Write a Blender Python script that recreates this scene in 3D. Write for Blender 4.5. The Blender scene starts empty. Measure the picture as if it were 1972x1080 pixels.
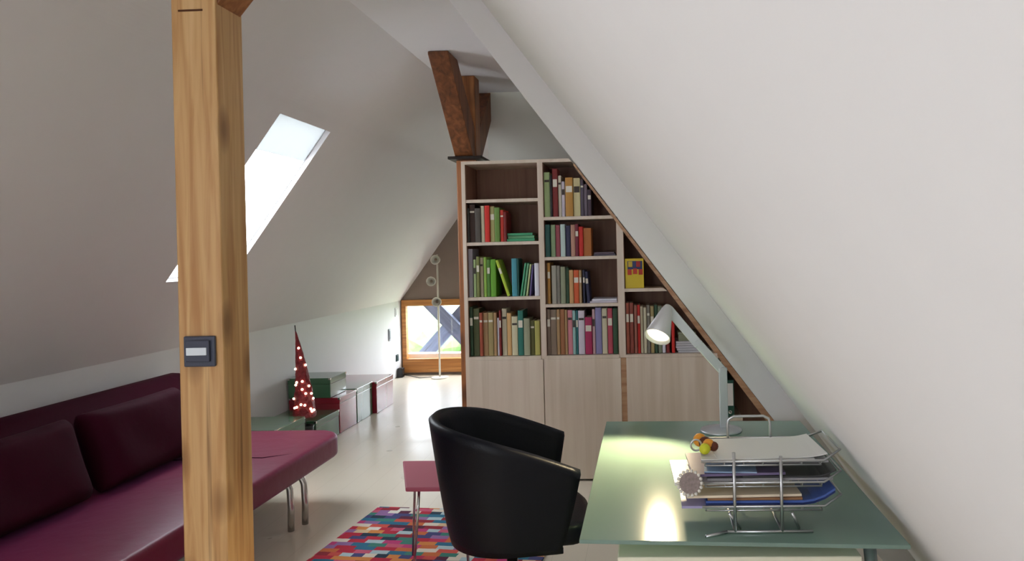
import bpy, bmesh, math, random
from mathutils import Vector, Matrix
random.seed(7)
PI = math.pi
scene = bpy.context.scene
C = scene.collection

# ------------------------------------------------------------------ camera
F_PX, YAW, ROLL = 1450.0, math.atan(70/1450), 0.024
cam_d = bpy.data.cameras.new('camera'); cam = bpy.data.objects.new('camera', cam_d); C.objects.link(cam)
fw = Vector((-math.sin(YAW), math.cos(YAW), 0)); rt = Vector((math.cos(YAW), math.sin(YAW), 0)); up = Vector((0, 0, 1))
R_ = math.cos(ROLL)*rt - math.sin(ROLL)*up; U_ = math.sin(ROLL)*rt + math.cos(ROLL)*up
m = Matrix((R_, U_, -fw)).transposed().to_4x4(); m.translation = (0, 0, 1.45)
cam.matrix_world = m
cam_d.sensor_width = 36; cam_d.sensor_fit = 'HORIZONTAL'; cam_d.lens = F_PX/1972*36
cam_d.shift_x = (986-1175)/1972; cam_d.shift_y = -(540-480)/1972
cam_d.clip_start = 0.02; cam_d.clip_end = 300
scene.camera = cam

# ------------------------------------------------------------------ world, daylight, exposure
vs = scene.view_settings
vs.view_transform = 'Standard'; vs.look = 'None'; vs.gamma = 1; vs.exposure = -0.08
try: vs.use_curve_mapping = False
except Exception: pass
w = bpy.data.worlds.new('sky'); scene.world = w; w.use_nodes = True
wn = w.node_tree.nodes; bg = wn['Background']
bg.inputs[0].default_value = (0.88, 0.95, 1.02, 1); bg.inputs[1].default_value = 15.0
def portal(loc, direction, sx, sy, name):
    l = bpy.data.lights.new(name, 'AREA'); l.shape = 'RECTANGLE'; l.size = sx; l.size_y = sy
    l.cycles.is_portal = True
    o = bpy.data.objects.new(name, l); C.objects.link(o); o.location = loc
    o.rotation_euler = Vector(direction).to_track_quat('-Z', 'Y').to_euler()
SL = math.atan(1.36)                       # left roof slope angle
portal((-2.38, 4.355, 1.84), (math.sin(SL), 0, -math.cos(SL)), 1.6, 1.6, 'skylight_portal')
portal((-2.38, -1.05, 1.84), (math.sin(SL), 0, -math.cos(SL)), .9, 1.6, 'skylight_portal')  # portal of the added skylight behind the camera
portal((-2.15, 9.03, 0.5), (0, -1, 0), 1.8, 0.8, 'window_portal')
portal((-1.65, -2.12, 1.3), (0, 1, 0), .9, 1.1, 'window_portal')  # portal of the added gable window behind the camera

# ------------------------------------------------------------------ material helpers
_m = {}
def srgb(c):
    return tuple(((v/255)/12.92 if v/255 <= .04045 else ((v/255+.055)/1.055)**2.4) for v in c)
def mat(name, col, rough=.6, metal=0, bump=0, scale=60, spec=.5, var=.0, sheen=0, stint=None, coat=0, emit=None, es=0, trans=0):
    if name in _m: return _m[name]
    M = bpy.data.materials.new(name); M.use_nodes = True; nt = M.node_tree; N = nt.nodes; L = nt.links
    b = N['Principled BSDF']; c = (*col[:3], 1)
    b.inputs['Base Color'].default_value = c; b.inputs['Roughness'].default_value = rough
    b.inputs['Metallic'].default_value = metal; b.inputs['Specular IOR Level'].default_value = spec
    b.inputs['Sheen Weight'].default_value = sheen; b.inputs['Coat Weight'].default_value = coat
    b.inputs['Transmission Weight'].default_value = trans
    if stint: b.inputs['Sheen Tint'].default_value = (*stint, 1)
    if emit: b.inputs['Emission Color'].default_value = (*emit, 1); b.inputs['Emission Strength'].default_value = es
    tc = N.new('ShaderNodeTexCoord'); nz = N.new('ShaderNodeTexNoise'); nz.inputs['Scale'].default_value = scale
    nz.inputs['Detail'].default_value = 4
    L.new(tc.outputs['Object'], nz.inputs['Vector'])
    if var:
        mx = N.new('ShaderNodeMixRGB'); mx.blend_type = 'MIX'
        mx.inputs[1].default_value = tuple(v*(1-var) for v in col[:3])+(1,); mx.inputs[2].default_value = tuple(min(1, v*(1+var)) for v in col[:3])+(1,)
        L.new(nz.outputs[0], mx.inputs[0]); L.new(mx.outputs[0], b.inputs['Base Color'])
    if bump:
        bp = N.new('ShaderNodeBump'); bp.inputs['Strength'].default_value = bump; bp.inputs['Distance'].default_value = .01
        L.new(nz.outputs[0], bp.inputs['Height']); L.new(bp.outputs[0], b.inputs['Normal'])
    _m[name] = M; return M
def wood(name, c1, c2, c3, rough=.5, along='Z', scale=1.0, knots=True, coat=0):
    """streaky grain along one axis plus dark knots"""
    if name in _m: return _m[name]
    M = bpy.data.materials.new(name); M.use_nodes = True; nt = M.node_tree; N = nt.nodes; L = nt.links
    b = N['Principled BSDF']; b.inputs['Roughness'].default_value = rough; b.inputs['Coat Weight'].default_value = coat
    tc = N.new('ShaderNodeTexCoord'); mp = N.new('ShaderNodeMapping'); s = [22*scale]*3; s['XYZ'.index(along)] = 1.1*scale
    mp.inputs['Scale'].default_value = s; L.new(tc.outputs['Object'], mp.inputs['Vector'])
    n1 = N.new('ShaderNodeTexNoise'); n1.inputs['Scale'].default_value = 1.6; n1.inputs['Detail'].default_value = 6; n1.inputs['Distortion'].default_value = .6
    L.new(mp.outputs[0], n1.inputs['Vector'])
    r = N.new('ShaderNodeValToRGB'); e = r.color_ramp.elements
    e[0].position = .3; e[0].color = (*c3, 1); e[1].position = .72; e[1].color = (*c1, 1); x = e.new(.52); x.color = (*c2, 1)
    L.new(n1.outputs[0], r.inputs[0]); out = r.outputs[0]
    if knots:
        mp2 = N.new('ShaderNodeMapping'); s2 = [7.0]*3; s2['XYZ'.index(along)] = 3.2; mp2.inputs['Scale'].default_value = s2
        L.new(tc.outputs['Object'], mp2.inputs['Vector'])
        v = N.new('ShaderNodeTexVoronoi'); v.inputs['Scale'].default_value = 1.0; L.new(mp2.outputs[0], v.inputs['Vector'])
        kr = N.new('ShaderNodeValToRGB'); k = kr.color_ramp.elements; k[0].position = .09; k[0].color = (.75, .75, .75, 1); k[1].position = .27; k[1].color = (0, 0, 0, 1)
        L.new(v.outputs['Distance'], kr.inputs[0])
        mx = N.new('ShaderNodeMixRGB'); mx.inputs[2].default_value = (c3[0]*.45, c3[1]*.4, c3[2]*.35, 1)
        L.new(kr.outputs[0], mx.inputs[0]); L.new(out, mx.inputs[1]); out = mx.outputs[0]
        mp3 = N.new('ShaderNodeMapping'); s3 = [34.0]*3; s3['XYZ'.index(along)] = .9; mp3.inputs['Scale'].default_value = s3
        L.new(tc.outputs['Object'], mp3.inputs['Vector'])
        n3 = N.new('ShaderNodeTexNoise'); n3.inputs['Scale'].default_value = 1; n3.inputs['Detail'].default_value = 3; L.new(mp3.outputs[0], n3.inputs['Vector'])
        r3 = N.new('ShaderNodeValToRGB'); q = r3.color_ramp.elements; q[0].position = .63; q[0].color = (0, 0, 0, 1); q[1].position = .70; q[1].color = (.7, .7, .7, 1)
        L.new(n3.outputs[0], r3.inputs[0]); mx3 = N.new('ShaderNodeMixRGB'); mx3.inputs[2].default_value = (c3[0]*.4, c3[1]*.35, c3[2]*.3, 1)
        L.new(r3.outputs[0], mx3.inputs[0]); L.new(out, mx3.inputs[1]); out = mx3.outputs[0]
    L.new(out, b.inputs['Base Color'])
    bp = N.new('ShaderNodeBump'); bp.inputs['Strength'].default_value = .25; bp.inputs['Distance'].default_value = .003
    L.new(n1.outputs[0], bp.inputs['Height']); L.new(bp.outputs[0], b.inputs['Normal'])
    _m[name] = M; return M

# ------------------------------------------------------------------ mesh helpers
class MB:
    def __init__(s): s.bm = bmesh.new(); s.mi = 0
    def _tag(s, faces):
        for f in faces: f.material_index = s.mi
    def box(s, x0, x1, y0, y1, z0, z1, bev=0, seg=2, rot=None, piv=None):
        n = bmesh.ops.create_cube(s.bm, size=1.0)['verts']
        for v in n: v.co = Vector(((x0+x1)/2+v.co.x*(x1-x0), (y0+y1)/2+v.co.y*(y1-y0), (z0+z1)/2+v.co.z*(z1-z0)))
        fs = list({f for v in n for f in v.link_faces}); s._tag(fs)
        if rot:
            bmesh.ops.rotate(s.bm, verts=n, cent=piv or ((x0+x1)/2, (y0+y1)/2, (z0+z1)/2), matrix=rot)
        if bev:
            bmesh.ops.bevel(s.bm, geom=list({e for v in n for e in v.link_edges}), offset=bev, segments=seg, affect='EDGES', profile=.5)
        return s
    def tube(s, pts, r, n=10, caps=True, radii=None):
        pts = [Vector(p) for p in pts]; rings = []
        t0 = (pts[1]-pts[0]).normalized(); a = t0.orthogonal().normalized()
        for i, p in enumerate(pts):
            t = ((pts[min(i+1, len(pts)-1)]-pts[max(i-1, 0)])).normalized()
            a = (a - t*a.dot(t)).normalized(); b = t.cross(a); rr = radii[i] if radii else r
            rings.append([s.bm.verts.new(p + rr*(a*math.cos(2*PI*k/n)+b*math.sin(2*PI*k/n))) for k in range(n)])
        fs = []
        for A, B in zip(rings, rings[1:]):
            for k in range(n): fs.append(s.bm.faces.new((A[k], A[(k+1) % n], B[(k+1) % n], B[k])))
        if caps: fs.append(s.bm.faces.new(rings[0][::-1])); fs.append(s.bm.faces.new(rings[-1]))
        s._tag(fs); return s
    def lathe(s, prof, n=28, c=(0, 0, 0), M=None):
        """prof: list of (radius, z); closed at the axis when radius is 0"""
        rings = []
        for r, z in prof:
            if r < 1e-6: co = [Vector((0, 0, z))]
            else: co = [Vector((r*math.cos(2*PI*k/n), r*math.sin(2*PI*k/n), z)) for k in range(n)]
            rings.append([s.bm.verts.new((M @ v if M else v)+Vector(c)) for v in co])
        fs = []
        for A, B in zip(rings, rings[1:]):
            for k in range(n):
                k2 = (k+1) % n
                if len(A) == 1 and len(B) == 1: continue
                if len(A) == 1: fs.append(s.bm.faces.new((A[0], B[k2], B[k])))
                elif len(B) == 1: fs.append(s.bm.faces.new((A[k], A[k2], B[0])))
                else: fs.append(s.bm.faces.new((A[k], A[k2], B[k2], B[k])))
        s._tag(fs); return s
    def prism(s, poly, axis, a, b):
        """extrude a 2D outline along axis x, y or z from a to b"""
        def P(p, t): return {'x': (t, p[0], p[1]), 'y': (p[0], t, p[1]), 'z': (p[0], p[1], t)}[axis]
        A = [s.bm.verts.new(P(p, a)) for p in poly]; B = [s.bm.verts.new(P(p, b)) for p in poly]; n = len(poly)
        fs = [s.bm.faces.new(A), s.bm.faces.new(B[::-1])]
        for k in range(n): fs.append(s.bm.faces.new((A[k], B[k], B[(k+1) % n], A[(k+1) % n])))
        s._tag(fs); return s
    def build(s, name, mats, parent=None, smooth=False, loc=None, rot=None, bevel=0, subd=0):
        bmesh.ops.recalc_face_normals(s.bm, faces=s.bm.faces[:])
        me = bpy.data.meshes.new(name); 
        if loc is not None:
            bmesh.ops.translate(s.bm, verts=s.bm.verts[:], vec=-Vector(loc))
        s.bm.to_mesh(me); s.bm.free()
        for m_ in (mats if isinstance(mats, (list, tuple)) else [mats]): me.materials.append(m_)
        if smooth:
            for p in me.polygons: p.use_smooth = True
        o = bpy.data.objects.new(name, me); C.objects.link(o)
        if parent is not None: o.parent = parent
        if loc is not None: o.location = loc
        if rot is not None: o.rotation_euler = rot
        if bevel:
            md = o.modifiers.new('bevel', 'BEVEL'); md.width = bevel; md.segments = 2; md.limit_method = 'ANGLE'
        if subd:
            md = o.modifiers.new('smooth', 'SUBSURF'); md.levels = subd; md.render_levels = subd
        return o
def tag(o, label=None, cat=None, group=None, kind=None):
    if label: o['label'] = label
    if cat: o['category'] = cat
    if group: o['group'] = group
    if kind: o['kind'] = kind
    return o
def thing(name, label, cat, loc=(0, 0, 0), rz=0, group=None):
    o = bpy.data.objects.new(name, None); C.objects.link(o); o.location = loc; o.rotation_euler = (0, 0, rz); o.empty_display_size = .1
    return tag(o, label, cat, group)
def struct(o, label, cat='wall'): return tag(o, label, cat, None, 'structure')
def Rm(ax, deg): return Matrix.Rotation(math.radians(deg), 3, ax)

# ------------------------------------------------------------------ materials
PLASTER = mat('plaster', srgb((232, 229, 230)), .75, bump=.08, scale=9, var=.015)
PLASTER2 = mat('knee_wall_plaster', srgb((228, 228, 230)), .6, bump=.06, scale=9, var=.015)
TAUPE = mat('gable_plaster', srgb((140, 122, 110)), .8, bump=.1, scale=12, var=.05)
PINE = wood('pine', srgb((218, 178, 126)), srgb((206, 162, 108)), srgb((180, 128, 74)), .45, 'Z')
PINE_Y = wood('dark_pine', srgb((172, 112, 64)), srgb((150, 92, 48)), srgb((112, 64, 32)), .5, 'Z')
BRACE = wood('brace_pine', srgb((140, 86, 48)), srgb((118, 68, 34)), srgb((84, 46, 20)), .5, 'Z', .8, knots=False)
PARTW = mat('partition_plaster', srgb((242, 241, 230)), .75, bump=.08, scale=9)
PINE_X = wood('window_pine', srgb((214, 150, 80)), srgb((196, 128, 62)), srgb((160, 98, 44)), .4, 'X', knots=False)
PINE_B = wood('slope_board_wood', srgb((204, 168, 132)), srgb((192, 150, 114)), srgb((170, 124, 88)), .5, 'X', knots=False)
BIRCH = wood('birch_ply', srgb((228, 214, 196)), srgb((222, 206, 188)), srgb((212, 195, 174)), .4, 'Z', .6, knots=False)
BROWN = wood('brown_back', srgb((150, 112, 90)), srgb((138, 100, 80)), srgb((122, 86, 68)), .6, 'Z', .6, knots=False)  # back panel brown, with the bookcase's inner shade put in
CHROME = mat('chrome', (.62, .6, .58), .18, 1)
WIRE = mat('silver_wire', (.55, .56, .57), .32, 1)
LEATHER = mat('black_leather', (.0025, .0035, .008), .42, bump=.1, scale=180, spec=.24, coat=.0)
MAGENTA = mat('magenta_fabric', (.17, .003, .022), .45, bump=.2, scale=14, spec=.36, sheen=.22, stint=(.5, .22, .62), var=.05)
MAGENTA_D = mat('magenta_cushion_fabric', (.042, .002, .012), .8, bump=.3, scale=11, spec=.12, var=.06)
BLACKP = mat('black_plastic', (.012, .012, .014), .4)
DARKG = mat('anthracite_plastic', srgb((62, 66, 84)), .35)
WHITEP = mat('white_plastic', srgb((232, 234, 238)), .35)
ALU = mat('brushed_aluminium', srgb((196, 200, 206)), .38, .75)
PAPER = mat('paper', srgb((236, 234, 228)), .7)
CREAM = mat('cream_laminate', srgb((238, 232, 208)), .45, var=.01)
# ------------------------------------------------------------------ room shell
Y0, Y1 = -2.0, 8.937
KX, KZ = -2.97, 0.895            # left knee wall and its top
CZ = 2.66
def holed(P, u0, u1, v0, v1, holes, th, name, m_):
    """P(u,v,w) -> point; w is depth behind the visible face. A plate with rectangular holes."""
    us = sorted({u0, u1, *[h[0] for h in holes], *[h[1] for h in holes]}); vv = sorted({v0, v1, *[h[2] for h in holes], *[h[3] for h in holes]})
    b = MB(); cache = {}
    def V(u, v, w_):
        k = (round(u, 5), round(v, 5), w_)
        if k not in cache: cache[k] = b.bm.verts.new(P(u, v, w_))
        return cache[k]
    def solid(i, j):
        if i < 0 or j < 0 or i >= len(us)-1 or j >= len(vv)-1: return False
        cu, cv = (us[i]+us[i+1])/2, (vv[j]+vv[j+1])/2
        return not any(h[0] < cu < h[1] and h[2] < cv < h[3] for h in holes)
    for i in range(len(us)-1):
        for j in range(len(vv)-1):
            if not solid(i, j): continue
            a, c, d, e = us[i], us[i+1], vv[j], vv[j+1]
            b.bm.faces.new([V(a, d, 0), V(c, d, 0), V(c, e, 0), V(a, e, 0)])
            b.bm.faces.new([V(a, d, th), V(a, e, th), V(c, e, th), V(c, d, th)])
            for (ii, jj, p, q) in ((i-1, j, (a, d), (a, e)), (i+1, j, (c, d), (c, e)), (i, j-1, (a, d), (c, d)), (i, j+1, (a, e), (c, e))):
                if not solid(ii, jj): b.bm.faces.new([V(*p, 0), V(*q, 0), V(*q, th), V(*p, th)])
    return b.build(name, m_)
# floor: pale painted boards, slightly glossy
FM = bpy.data.materials.new('pale_floor_boards'); FM.use_nodes = True; nt = FM.node_tree; N = nt.nodes; L = nt.links; b_ = N['Principled BSDF']
tc = N.new('ShaderNodeTexCoord'); mp = N.new('ShaderNodeMapping'); mp.inputs['Rotation'].default_value = (0, 0, PI/2); L.new(tc.outputs['Object'], mp.inputs['Vector'])
br = N.new('ShaderNodeTexBrick'); br.inputs['Scale'].default_value = 1; br.inputs['Brick Width'].default_value = 2.2; br.inputs['Row Height'].default_value = .16
br.inputs['Mortar Size'].default_value = .0012; br.inputs['Color1'].default_value = (*srgb((226, 215, 196)), 1); br.inputs['Color2'].default_value = (*srgb((223, 212, 193)), 1)
br.inputs['Mortar'].default_value = (*srgb((208, 196, 176)), 1); L.new(mp.outputs[0], br.inputs['Vector']); L.new(br.outputs[0], b_.inputs['Base Color'])
nz = N.new('ShaderNodeTexNoise'); nz.inputs['Scale'].default_value = 3; L.new(tc.outputs['Object'], nz.inputs['Vector'])
rr = N.new('ShaderNodeMapRange'); rr.inputs[3].default_value = .22; rr.inputs[4].default_value = .4; L.new(nz.outputs[0], rr.inputs[0]); L.new(rr.outputs[0], b_.inputs['Roughness'])
struct(MB().box(-3.1, 1.4, Y0-.1, Y1+.12, -.1, 0).build('floor', FM), 'pale glossy board floor of the attic room', 'floor')
# left knee wall
struct(MB().box(KX-.12, KX, Y0, Y1, 0, KZ+.02).build('wall_left', PLASTER2), 'low white knee wall along the left side behind the sofa')
# left slope, with the seen skylight and an unseen one added behind the camera for light
cs, sn = math.cos(SL), math.sin(SL)
def PL(u, v, w_): return Vector((KX+v*cs-w_*sn, u, KZ+v*sn+w_*cs))
ZK = 2.30; vtop = (ZK-KZ)/sn
HZ0, HZ1 = (1.328-KZ)/sn, (2.236-KZ)/sn
struct(holed(PL, Y0, Y1, -.02, vtop, [(4.03, 4.685, HZ0, HZ1), (-1.45, -.65, HZ0, HZ1)], .03, 'wall_left_slope', PLASTER), 'long sloping white plaster roof side on the left with a skylight')
# upper part of the left side curves softly into the ceiling
q0 = Vector((KX+(ZK-KZ)/1.36, ZK)); q1 = Vector((KX+(2.44-KZ)/1.36, 2.44)); q2 = Vector((-1.375, CZ+.004))
cv = [q0*(1-t)**2+q1*2*t*(1-t)+q2*t*t for t in [k/24 for k in range(25)]]
struct(MB().prism([tuple(p) for p in cv]+[(-1.375, CZ+.12), (q0.x-.1, CZ+.12), (q0.x-.03, ZK+.03)], 'y', Y0, Y1).build('wall_left_curve', PLASTER), 'soft plaster curve where the left slope runs into the ceiling')
# flat ceiling strip along the ridge
struct(MB().box(-1.40, -.70, Y0, Y1, CZ, CZ+.1).build('ceiling', PLASTER), 'narrow flat white ceiling strip along the ridge', 'ceiling')
# right slope: the outer plane near the desk, the inner (furred-out) plane from y=3.2 on
def XR(z): return -.023-(z-1.451)/1.36
STEP = .135; YS = 3.2
zt, zb = CZ+.03, -.02
struct(MB().prism([(XR(zt)+STEP, zt), (XR(zb)+STEP, zb), (XR(zb)+STEP+.2, zb), (XR(zt)+STEP+.2, zt)], 'y', Y0, YS+.05).build('wall_right_slope', PLASTER), 'large sloping white plaster roof side on the right beside the desk')
struct(MB().prism([(XR(zt), zt), (XR(zb), zb), (XR(zb)+.33, zb), (XR(zt)+.33, zt)], 'y', YS, Y1).build('wall_right_step', PLASTER), 'thicker white roof slope beyond the desk ending in a narrow vertical step')
# far gable with the low window, taupe darkened to carry its backlit shade
WZ0, WZ1, WX0, WX1 = .03, .90, -2.955, -1.35
def PG(u, v, w_): return Vector((u, Y1+w_, v))
def gable(name, y, sgn, hole, m_, label):
    def P(u, v, w_): return Vector((u, y+sgn*w_, v))
    return struct(holed(P, -3.09, 1.5, 0, CZ+.1, [hole], .12, name, m_), label)
gable('wall_back', Y1, 1, (WX0, WX1, WZ0, WZ1), TAUPE, 'backlight-darkened taupe gable wall above the low far window')
gable('wall_front', Y0, -1, (-2.05, -1.25, .8, 1.8), PLASTER, 'white gable wall behind the viewpoint')
# partition behind the bookcase
struct(MB().box(-1.18, 1.2, 5.66, 5.76, 0, CZ+.02).build('wall_partition', PARTW), 'white partition wall rising behind the bookcase')
struct(MB().box(-1.18, -1.08, 5.76, Y1, 0, CZ+.02).build('wall_passage', PLASTER), 'white side wall of the passage to the far window')
# window 2: far low window
wf = MB()
fx0, fx1 = WX0, WX1; fy0, fy1 = Y1-.03, Y1+.05
wf.box(fx0, fx1, fy0, fy1, .826, WZ1); wf.box(fx0, fx1, fy0, fy1, WZ0, .190); wf.box(fx0, -2.905, fy0+.001, fy1-.001, .19, .826); wf.box(fx1-.06, fx1, fy0+.001, fy1-.001, .19, .826)
W2 = struct(thing('window_2', 'x', 'window', (-2.15, Y1, WZ0)), 'low pine framed window in the far gable, glowing with daylight', 'window')
def part(o, par):
    o.parent = par; o.matrix_parent_inverse = Matrix.Translation(-Vector(par.location)); return o
GLASS = bpy.data.materials.new('window_glass'); GLASS.use_nodes = True; nt = GLASS.node_tree; nt.nodes.clear()
o_ = nt.nodes.new('ShaderNodeOutputMaterial'); tr = nt.nodes.new('ShaderNodeBsdfTransparent'); gl = nt.nodes.new('ShaderNodeBsdfGlossy'); gl.inputs['Roughness'].default_value = .01
mx = nt.nodes.new('ShaderNodeMixShader'); mx.inputs[0].default_value = .04; nt.links.new(tr.outputs[0], mx.inputs[1]); nt.links.new(gl.outputs[0], mx.inputs[2]); nt.links.new(mx.outputs[0], o_.inputs[0])
part(wf.build('window_frame', PINE_X), W2)
part(MB().box(-2.905, fx1-.06, Y1+.012, Y1+.018, .19, .826).build('pane', GLASS), W2)
part(MB().box(-2.94, fx1-.02, Y1+.10, Y1+.26, .17, .235).build('window_sill', mat('outer_sill', srgb((240, 240, 238)), .5)), W2)
# skylight window_1 : thin outer frame, pane, translucent pale blue blind drawn part way
def skylight(name, y0, y1, blind, label):
    W = struct(thing(name, 'x', 'window', PL((y0+y1)/2, HZ0, .03)), label, 'window')
    f = MB()
    def pbox(b, u0, u1, v0, v1, w0, w1):
        vs_ = [b.bm.verts.new(PL(u, v, w_)) for u, v, w_ in ((u0, v0, w0), (u1, v0, w0), (u1, v1, w0), (u0, v1, w0), (u0, v0, w1), (u1, v0, w1), (u1, v1, w1), (u0, v1, w1))]
        for q in ((0, 1, 2, 3), (7, 6, 5, 4), (0, 4, 5, 1), (1, 5, 6, 2), (2, 6, 7, 3), (3, 7, 4, 0)): b.bm.faces.new([vs_[k] for k in q])
    e = .05
    pbox(f, y0-e, y1+e, HZ0-e, HZ0+.006, .031, .08); pbox(f, y0-e, y1+e, HZ1-.006, HZ1+e, .031, .08)
    pbox(f, y0-e, y0+.006, HZ0+.006, HZ1-.006, .031, .08); pbox(f, y1-.006, y1+e, HZ0+.006, HZ1-.006, .031, .08)
    part(f.build('window_frame', WHITEP), W)
    g = MB(); pbox(g, y0+.007, y1-.007, HZ0+.007, HZ1-.007, .055, .06); part(g.build('pane', GLASS), W)
    if blind:
        vb = HZ1-.25
        BL = bpy.data.materials.new('pale_blue_blind'); BL.use_nodes = True; nt = BL.node_tree; nt.nodes.clear()
        o = nt.nodes.new('ShaderNodeOutputMaterial'); t = nt.nodes.new('ShaderNodeBsdfTranslucent'); t.inputs[0].default_value = (.36, .36, .355, 1)
        d = nt.nodes.new('ShaderNodeBsdfDiffuse'); d.inputs[0].default_value = (.6, .7, .75, 1); m3 = nt.nodes.new('ShaderNodeMixShader'); m3.inputs[0].default_value = .2
        nt.links.new(t.outputs[0], m3.inputs[1]); nt.links.new(d.outputs[0], m3.inputs[2]); nt.links.new(m3.outputs[0], o.inputs[0])
        k = MB(); pbox(k, y0+.004, y1-.004, vb, HZ1-.004, .034, .037); part(k.build('roller_blind', BL), W)
    return W
skylight('window_1', 4.03, 4.685, True, 'slanting skylight in the left slope, partly hidden by the near post')
skylight('window_3_added', -1.45, -.65, False, 'added skylight in the left slope behind the viewpoint, to light the room')  # unseen skylight added to light the near part of the room
W4 = struct(thing('window_4_added', 'x', 'window', (-1.65, Y0, .8)), 'added window in the gable behind the viewpoint, to light the room', 'window')  # unseen gable window added for daylight from behind
f = MB(); f.box(-2.05, -1.25, Y0-.08, Y0-.02, .8, .85); f.box(-2.05, -1.25, Y0-.08, Y0-.02, 1.75, 1.8); f.box(-2.05, -2.0, Y0-.08, Y0-.02, .85, 1.75); f.box(-1.3, -1.25, Y0-.08, Y0-.02, .85, 1.75)
part(f.build('window_frame', PINE_X), W4); part(MB().box(-2.0, -1.3, Y0-.052, Y0-.047, .85, 1.75).build('pane', GLASS), W4)
# outside: garden below, timber cross close to the far window, hedge
GR = mat('garden_grass', srgb((150, 166, 128)), .9, var=.25, scale=.6)
struct(MB().box(-60, 60, Y1+1, Y1+120, -3.1, -3.0).build('ground', GR), 'pale green garden seen far below through the window', 'ground')
hb = MB()
for k in range(26):
    x = -16+k*1.0+random.uniform(-.3, .3); n0 = len(hb.bm.verts)
    v = bmesh.ops.create_icosphere(hb.bm, subdivisions=2, radius=random.uniform(.7, 1.2), matrix=Matrix.Translation((x, 34+random.uniform(-.8, .8), -2.6+random.uniform(-.2, .5))))['verts']
    for q in v: q.co += Vector((random.uniform(-.12, .12), random.uniform(-.12, .12), random.uniform(-.12, .12)))
tag(hb.build('hedge', mat('hedge_leaves', srgb((120, 150, 96)), .9, bump=1, scale=4, var=.4)), 'blurred green hedge in the garden beyond the far window', 'hedge', None, 'stuff')
XT = thing('timber_brace', 'crossed dark blue-grey timbers standing just outside the far window', 'brace', (-2.475, Y1+.42, 0))
TB = wood('weathered_timber', srgb((86, 92, 112)), srgb((76, 82, 102)), srgb((62, 68, 86)), .8, 'X')
for sgn in (1, -1):
    L_ = .95
    o = MB().box(-L_, L_, -.05+(.102 if sgn > 0 else 0), .05+(.102 if sgn > 0 else 0), -.082, .082).build('timber', TB, XT)
    o.location = (0, 0, .56); o.rotation_euler = (0, math.radians(-47*sgn), 0)
    # rests on the outer wall plate below
o = MB().box(-1.0, 1.4, -.06, .16, -.42, -.25).build('sill_beam', TB, XT)

# ------------------------------------------------------------------ near post
def notch_post(name, label, cat, x0, x1, y0, y1, capz, cap_x, m_shaft, m_brace, m_cap):
    T = thing(name, label, cat, ((x0+x1)/2, (y0+y1)/2, 0))
    hx, hy = (x1-x0)/2, (y1-y0)/2
    b = MB().box(-hx, hx, -hy, hy, 0, CZ-.001, bev=.006, seg=2); b.build('shaft', m_shaft, T)
    return T, hx, hy
T, hx, hy = notch_post('wooden_post', 'thick honey-coloured pine post in the foreground with a switch on it', 'post', -1.413, -1.275, 2.2, 2.352, 2.1, .1, PINE, PINE_Y, PINE_Y)
MB().prism([(hx-.001, 2.215), (hx+.05, 2.275), (hx+.05, CZ-.002), (hx-.001, CZ-.002)], 'y', -hy+.01, hy-.01).build('corbel', PINE_Y, T, bevel=.004)
MB().box(-.045, .03, -hy-.002, -hy+.01, 2.195, 2.2005).build('notch_mark', mat('dark_notch', srgb((84, 44, 16)), .9), T)
# far post beside the bookcase, with flat plate and two big braces
T, hx, hy = notch_post('wooden_post', 'dark brown pine post rising behind the left edge of the bookcase', 'post', -1.285, -1.145, 5.09, 5.23, 2.08, .1, PINE_Y, PINE_Y, PINE_Y)
MB().box(-.105, .125, -.16, .16, 2.08, 2.10, bev=.003).build('iron_plate', mat('dark_iron', srgb((40, 30, 26)), .6, .4), T)
for s, w1 in ((-1, .0), (1, .0)):
    MB().prism([(s*(hy-.01), 2.101), (s*(hy+.06), 2.101), (s*.72, CZ-.02), (s*.72, CZ-.002), (s*(.50), CZ-.002), (s*(hy-.01), 2.30)], 'x', -hx+.008, hx-.008).build('brace', BRACE, T, bevel=.004)
# ------------------------------------------------------------------ switch on the post
S = thing('light_switch', 'anthracite switch with a white centre strip on the foreground post', 'switch', (-1.343, 2.2, 1.174))
MB().box(-.048, .048, -.012, -.0003, -.046, .046, bev=.004).build('plate', DARKG, S)
MB().box(-.036, .036, -.022, -.012, -.030, .034, bev=.003).build('rocker', DARKG, S)
MB().box(-.032, .030, -.026, -.022, -.010, .013, bev=.0015).build('display', mat('switch_display', srgb((225, 232, 240)), .3), S)
# small things on the knee wall near the window
for (y, z, h, w_, nm, lb, cat, m_) in ((8.74, .77, .10, .07, 'light_switch', 'small pale switch on the knee wall, upper one near the far window', 'switch', WHITEP), (8.49, .53, .14, .05, 'wall_vent', 'slim grey vertical plate on the knee wall near the far window', 'vent', mat('grey_plate', srgb((160, 165, 175)), .5)), (8.74, .232, .08, .075, 'power_socket', 'dark teal wall socket low on the knee wall by the far window', 'socket', mat('teal_dark', srgb((40, 66, 66)), .5))):
    S = thing(nm, lb, cat, (KX, y, z))
    MB().box(.0003, .012, -w_/2, w_/2, -h/2, h/2, bev=.003).build('plate', m_, S)
    MB().box(.0121, .018, -w_*.32, w_*.32, -h*.34, h*.34, bev=.002).build('insert', m_, S)
S = thing('power_adapter', 'black power adapter with cable at the foot of the knee wall', 'adapter', (-2.93, 8.76, 0))
MB().box(-.03, .03, -.04, .04, 0, .11, bev=.006).build('body', BLACKP, S)
MB().tube([(0.03, 0, .03), (.12, .02, .008), (.25, -.1, .005), (.36, -.05, .005), (.44, -.03, .005)], .004, 6).build('cable', BLACKP, S, smooth=True)
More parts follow.
